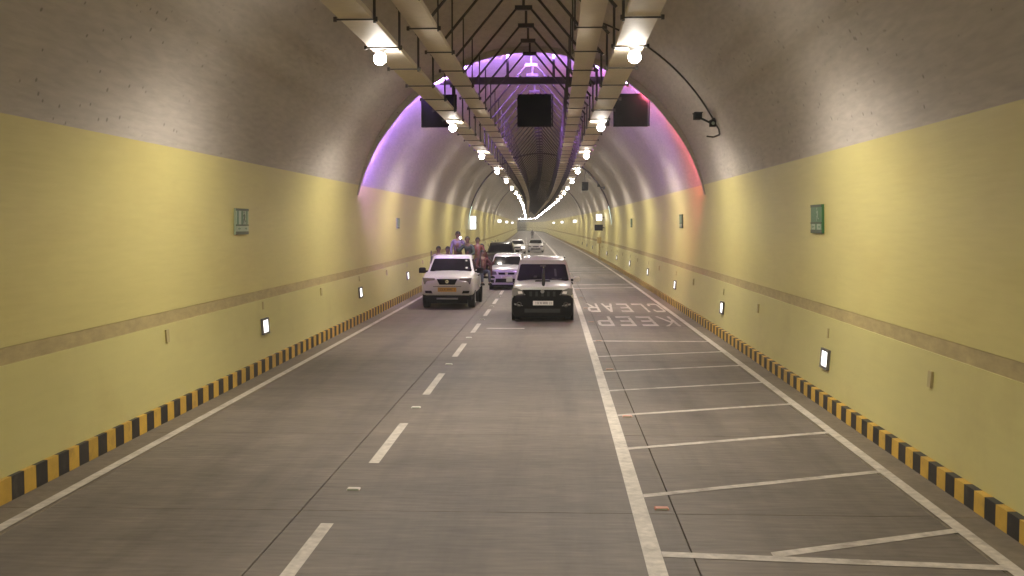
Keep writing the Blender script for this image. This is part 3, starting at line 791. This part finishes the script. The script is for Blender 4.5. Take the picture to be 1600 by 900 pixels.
fp = MB().tube((0.03, .02, 1.0), (0.03, .06, 1.70), .016, 6).build('flag_pole', M['chrome'], sv)
MB().lathe([(1.08, .02), (1.16, .05), (1.38, .055), (1.6, .04), (1.68, .012)], (0.03, .045, 0), 10, 'z').build('furled_flag', M['flag_cloth'], fp, 60)
for s in (-1, 1):
    mirror(sv, s * .94, 1.62, 1.16, M['white'], .2, .17)
    for y in (.98, 3.72): wheel(sv, s * .83, y, .38, .25)
    MB().tube((s * .70, 1.95, 1.93), (s * .70, 4.3, 1.94), .025, 6).build('roof_rail', M['grey'], sv)
arches(sv, hw, (.98, 3.72), .38)
doors(sv, hw, M['white'], [(1.55, 2.5), (2.52, 3.35)], .42, 1.2)
wipers(sv, 1.25, 1.235, .54, .55, 1.5)
MB().box(-.09, .09, 1.69, 1.71, 1.60, 1.68).build('inner_mirror', M['lamp_glass'], sv)

MB().box(-.78, .78, .3, 4.5, .17, .42).build('underbody', M['black'], sv)
# --- silver hatchback behind, between the two
HX, HD = -2.17, 50
ht_ = thing('hatchback', 'silver tall hatchback between the white pickup and the white suv', 'car', P(HX, HD, 0), HEAD(HD))
hw = .80
lower('body', M['silver'], ht_, [(-.01, .84, .26, .86), (.04, .92, .22, .92), (.16, .97, .20, .98), (.35, 1, .2, 1.02), (.85, 1, .2, 1.10), (3.50, 1, .22, 1.08), (3.62, .94, .28, 1.02)], hw, .04)
cabin(ht_, M['silver'], 1.07, 1.52, .80, 3.58, 1.40, 3.45, .75, .635, .11, [(.12, .40), (.42, .66), (.69, .93)], (.04, .96, .05, .95))
fprism([(-.38, .80), (.38, .80), (.36, .70), (-.36, .70)], -.04, .03, 'grille', 'black', ht_)
fprism([(-.48, .52), (.48, .52), (.52, .34), (-.52, .34)], -.045, .03, 'air_intake', 'black', ht_)
badge(ht_, 0, -.05, .75, .07)
for s in (False, True):
    fprism([(.44, .70), (.70, .68), (.75, .88), (.48, .84)], -.02, .12, 'headlight', 'lamp_dark', ht_, s)
    fprism([(.58, .32), (.72, .34), (.72, .46), (.58, .46)], -.03, .05, 'fog_lamp', 'black', ht_, s)
plate(ht_, 'plate_white', 0, -.055, .60, .5, .11, [(.08, .42, 4), (.48, .92, 6)])
MB().box(-.70, .70, -.02, .3, .14, .24).build('front_lip', M['black'], ht_); MB().box(-.6, .6, .3, 3.5, .14, .25).build('underbody', M['black'], ht_)
for s in (-1, 1):
    mirror(ht_, s * .79, 1.12, 1.05, M['silver'], .2, .15)
    for y in (.65, 3.02): wheel(ht_, s * .70, y, .285, .17)
arches(ht_, hw, (.65, 3.02), .285)
doors(ht_, hw, M['silver'], [(1.2, 2.0), (2.02, 2.75)], .26, 1.07)
wipers(ht_, .82, 1.125, .6, .5, 1.2)

# --- dark suv behind the hatchback
DX, DD = -3.28, 69
ds_ = thing('suv', 'dark suv behind the silver hatchback', 'car', P(DX, DD, 0), HEAD(DD))
hw = .94
lower('body', M['dark'], ds_, [(-.01, .86, .32, 1.0), (.05, .94, .28, 1.06), (.3, .99, .27, 1.12), (1.3, 1, .27, 1.20), (4.5, 1, .27, 1.2), (4.7, .95, .3, 1.12)], hw, .05)
cabin(ds_, M['dark'], 1.18, 1.70, 1.2, 4.6, 1.95, 4.3, .89, .74, .15, [(.1, .37), (.39, .63), (.66, .92)])
fprism([(-.45, .98), (.45, .98), (.4, .72), (-.4, .72)], -.04, .03, 'grille', 'steel', ds_)
for s in (False, True): fprism([(.50, .78), (.84, .80), (.86, .98), (.55, .96)], -.01, .14, 'headlight', 'lamp_glass', ds_, s)
plate(ds_, 'plate_white', 0, -.035, .56, .5, .12, [(.08, .42, 4), (.48, .92, 6)])
for s in (-1, 1):
    mirror(ds_, s * .94, 1.5, 1.16, M['black'], .24, .19)
    for y in (.95, 3.75): wheel(ds_, s * .81, y, .37, .24)
    MB().tube((s * .66, 2.1, 1.87), (s * .66, 4.1, 1.87), .025, 6).build('roof_rail', M['grey'], ds_)
doors(ds_, hw, M['dark'], [(1.5, 2.45), (2.47, 3.3)], .3, 1.2)
wipers(ds_, 1.22, 1.25, .7, .5, 1.4)

# --- two pale cars far off
def small_car(x, d, label, lit, w_=.86):
    c = thing('car', label, 'car', P(x, d, 0), HEAD(d))
    hw = w_
    lower('body', M['white'], c, [(-.01, .84, .26, .74), (.05, .93, .22, .80), (.3, .98, .2, .86), (1.1, 1, .2, .94), (3.9, 1, .22, .98), (4.25, .93, .3, .92)], hw, .04)
    cabin(c, M['white'], .95, 1.35, 1.05, 3.95, 1.75, 3.1, .80, .62, .09, [(.16, .46), (.49, .82)])
    fprism([(-.35, .70), (.35, .70), (.3, .58), (-.3, .58)], -.03, .03, 'grille', 'black', c)
    fprism([(-.5, .46), (.5, .46), (.52, .32), (-.52, .32)], -.03, .03, 'air_intake', 'black', c)
    for s in (False, True): fprism([(.44, .60), (.76, .58), (.80, .74), (.52, .72)], -.015, .12, 'headlight', 'hl_on' if lit else 'lamp_glass', c, s)
    plate(c, 'plate_white', 0, -.035, .50, .5, .11, [(.08, .42, 4), (.48, .92, 6)])
    for s in (-1, 1):
        mirror(c, s * .85, 1.4, .93, M['white'], .2, .14)
        for y in (.85, 3.35): wheel(c, s * .74, y, .31, .2)
    return c
small_car(-1.12, 117, 'white saloon car far ahead in the middle lane', False)
small_car(-3.05, 112, 'white car with lit headlights half hidden past the dark suv', True)

# ------------------------------------------------------------------ people
def skin_obj(name, m, root, verts, edges, radii, sub=1, rootv=0):
    bm = bmesh.new(); lay = bm.verts.layers.skin.verify()
    vs = []
    for p, r_ in zip(verts, radii):
        v = bm.verts.new(p); v[lay].radius = (r_, r_) if not isinstance(r_, tuple) else r_; v[lay].use_root = False; vs.append(v)
    vs[rootv][lay].use_root = True
    for a, b in edges: bm.edges.new((vs[a], vs[b]))
    me = bpy.data.meshes.new(name); bm.to_mesh(me); bm.free(); me.materials.append(m)
    o = bpy.data.objects.new(name, me); COL.objects.link(o); o.parent = root
    sk = o.modifiers.new('skin', 'SKIN'); sk.use_smooth_shade = True
    sb = o.modifiers.new('smooth', 'SUBSURF'); sb.levels = sub; sb.render_levels = sub
    return o
def person(label, loc, rz, shirt, trousers, sit=False, arms=('down', 'down'), lean=0.0, turn=0.0, group=None, k=1.0, long_hair=False):
    """standing: pelvis at .93; sitting: pelvis at .12 above the seat at z = 0, thighs forward (-y)"""
    t = thing('person', label, 'person', loc, rz, group); t.scale = (k, k, k)
    zp = .12 if sit else .93
    sp = lambda f, z: Vector((math.sin(turn) * 0, -math.sin(lean) * z * f, zp + z))     # spine leans forward
    pel = Vector((0, 0, zp)); bel = sp(.7, .16); che = sp(1, .34); shc = sp(1, .47); nek = sp(1.05, .55); hd0 = sp(1.1, .62); hd1 = sp(1.12, .70); hd2 = sp(1.1, .79)
    V = [pel, bel, che, shc, nek, hd0, hd1, hd2]; E = [(i, i + 1) for i in range(7)]
    RR = [.13, .12, .14, .10, .055, .075, (.085, .10), .06]
    SV, SE, SR = [pel + Vector((0, 0, -.02)), bel, che, shc], [(0, 1), (1, 2), (2, 3)], [(.165, .125), (.155, .12), (.185, .13), (.10, .085)]
    TV, TE, TR_ = [pel + Vector((0, 0, .06)), pel], [(0, 1)], [(.15, .115), (.155, .12)]
    shoes = []
    for si, s in enumerate((-1, 1)):
        sh = shc + Vector((s * .19, 0, -.03)); pose = arms[si]
        if pose == 'down': el, ha = sh + Vector((s * .07, .03, -.29)), sh + Vector((s * .05, -.08, -.54))
        elif pose == 'up': el, ha = sh + Vector((s * .10, -.20, -.16)), sh + Vector((-s * .06, -.30, .10))
        elif pose == 'rest': el, ha = sh + Vector((s * .08, -.10, -.27)), sh + Vector((-s * .02, -.32, -.36))
        else: el, ha = sh + Vector((s * .18, -.05, -.22)), sh + Vector((s * .22, -.22, -.05))     # hold
        d_ = (ha - el).normalized(); palm = ha + d_ * .07
        b0 = len(V); V += [sh, el, ha, palm]; RR += [.055, .043, .03, (.038, .022)]
        E += [(3, b0), (b0, b0 + 1), (b0 + 1, b0 + 2), (b0 + 2, b0 + 3)]
        ax = d_.cross(Vector((0, 0, 1)));  ax = ax.normalized() if ax.length > .1 else Vector((1, 0, 0))
        bend = d_.cross(ax).normalized()
        for fi, (o_, ln) in enumerate(((-.03, .062), (-.01, .075), (.011, .07), (.03, .055))):
            f0 = len(V); V += [palm + ax * o_ + d_ * .03, palm + ax * o_ * 1.1 + d_ * (.03 + ln * .55) + bend * .012, palm + ax * o_ * 1.05 + d_ * (.03 + ln * .8) + bend * .035]
            RR += [.010, .009, .008]; E += [(b0 + 3, f0), (f0, f0 + 1), (f0 + 1, f0 + 2)]
        f0 = len(V); V += [ha + d_ * .03 - ax * .04, ha + d_ * .07 - ax * .065 + bend * .02]; RR += [.012, .010]; E += [(b0 + 2, f0), (f0, f0 + 1)]
        c0 = len(SV); SV += [sh, el, ha - d_ * .05]; SR += [.078, .062, .05]; SE += [(3, c0), (c0, c0 + 1), (c0 + 1, c0 + 2)]
        hip = pel + Vector((s * .10, 0, -.04))
        if sit: kn, an = hip + Vector((s * .04, -.43, .04)), hip + Vector((s * .05, -.48, -.40))
        else: kn, an = hip + Vector((s * .02, -.02, -.42)), Vector((s * .12, .03, .09))
        g0 = len(TV); TV += [hip, kn, an]; TR_ += [.092, .068, .055]; TE += [(1, g0), (g0, g0 + 1), (g0 + 1, g0 + 2)]
        l0 = len(V); V += [hip, kn, an, an + Vector((0, -.12, -.05))]; RR += [.08, .055, .04, .035]; E += [(0, l0), (l0, l0 + 1), (l0 + 1, l0 + 2), (l0 + 2, l0 + 3)]
        shoes.append(an)
    body = skin_obj('body', M['skin'], t, V, E, RR)
    skin_obj('shirt', M[shirt], t, SV, SE, SR)
    skin_obj('trousers', M[trousers], t, TV, TE, TR_)
    for an in shoes: MB().bevbox(an.x - .045, an.x + .045, an.y - .19, an.y + .06, an.z - .085, an.z + .0, .03).build('shoe', M['black'], t, 50)
    h = hd1
    hm = MB(); n = 14; rows = []
    for i in range(7):
        a = math.pi / 2 * i / 6
        rows.append([(h.x + .098 * math.cos(a) * math.cos(2 * math.pi * j / n), h.y + .012 + .112 * math.cos(a) * math.sin(2 * math.pi * j / n), h.z + (.0 if math.sin(2 * math.pi * j / n) > -.5 else .055) * (1 if i == 0 else 0) + .018 + .115 * math.sin(a) - (.05 if long_hair and i == 0 else 0)) for j in range(n)])
    hm.loft(rows); hm.build('hair', M['hair'], t, 60)
    f = h.y - .098
    MB().loft([[(h.x - .012, f + .01, h.z + .02), (h.x + .012, f + .01, h.z + .02), (h.x, f - .002, h.z + .02)], [(h.x - .018, f + .01, h.z - .03), (h.x + .018, f + .01, h.z - .03), (h.x, f - .025, h.z - .03)]]).build('nose', M['skin'], t)
    for s in (-1, 1):
        MB().lathe([(-.006, .001), (-.004, .011), (.01, .013)], (h.x + s * .034, f + .006, h.z + .018), 8, 'y').build('eye', M['ink'], t)
        MB().bevbox(h.x + s * .088 - .012, h.x + s * .088 + .012, h.y - .02, h.y + .025, h.z - .03, h.z + .03, .008).build('ear', M['skin'], t)
    MB().box(h.x - .025, h.x + .025, f + .008, f + .016, h.z - .062, h.z - .05).build('mouth', M['maroon_cloth'], t)
    return t
grp = 'people riding in the pickup bed'
def onbed(x, y, z): return P(PX + x, PD + y, z)
person('standing person in lilac shirt holding up a shining phone', onbed(.06, 3.85, .92), 0, 'lilac_cloth', 'navy_cloth', arms=('down', 'up'), group=grp, k=1.04)
person('standing person in dark green shirt leaning on the cab roof', onbed(.50, 3.72, .80), R(-12), 'green_cloth', 'navy_cloth', arms=('hold', 'rest'), lean=.28, group=grp)
person('standing person in orange top behind the dark green shirt', onbed(.80, 4.35, .80), R(8), 'orange_cloth', 'navy_cloth', arms=('down', 'rest'), group=grp, k=.97)
person('person in maroon clothes sitting at the rear of the bed rail', onbed(.94, 4.72, 1.30), R(35), 'maroon_cloth', 'maroon_cloth', sit=True, arms=('rest', 'down'), group=grp)
person('person in dark maroon leaning out over the bed side', onbed(1.02, 3.82, 1.08), R(20), 'maroon_cloth', 'navy_cloth', sit=True, arms=('rest', 'hold'), group=grp)
person('person in pale clothes sitting against the wall side rail', onbed(-.72, 4.05, 1.22), R(-15), 'pale_cloth', 'navy_cloth', sit=True, arms=('rest', 'down'), group=grp)
person('person in navy clothes sitting low behind the cab', onbed(-.38, 4.3, 1.20), R(10), 'navy_cloth', 'navy_cloth', sit=True, arms=('rest', 'rest'), group=grp)
ph = thing('phone', 'phone with shining light in the hand of the lilac shirt', 'phone', onbed(.19, 3.47, 2.47), 0)
MB().bevbox(-.04, .04, -.006, .006, -.08, .08, .005).build('case', M['black'], ph)
MB().lathe([(-.02, .001), (-.014, .03), (-.007, .04)], (0, 0, .02), 14, 'y').build('torch', M['phone_light'], ph)
person('small dark figure of a person standing on the road far off', P(-1.05, 232, 0), 0, 'navy_cloth', 'navy_cloth', k=1.08)

# ------------------------------------------------------------------ hazy tunnel air
hm = bpy.data.materials.new('tunnel_haze'); hm.use_nodes = True
hn = hm.node_tree; hn.nodes.remove(hn.nodes['Principled BSDF'])
pv = hn.nodes.new('ShaderNodeVolumePrincipled'); pv.inputs['Color'].default_value = (.93, .92, .9, 1); pv.inputs['Density'].default_value = HAZE; pv.inputs['Anisotropy'].default_value = .3
hn.links.new(pv.outputs[0], hn.nodes['Material Output'].inputs['Volume'])
hz = MB().box(-75, 30, -60, 660, -1.1, 9.5).build('haze', hm); hz['kind'] = 'stuff'; hz['label'] = 'thin pale dusty haze filling the tunnel air'
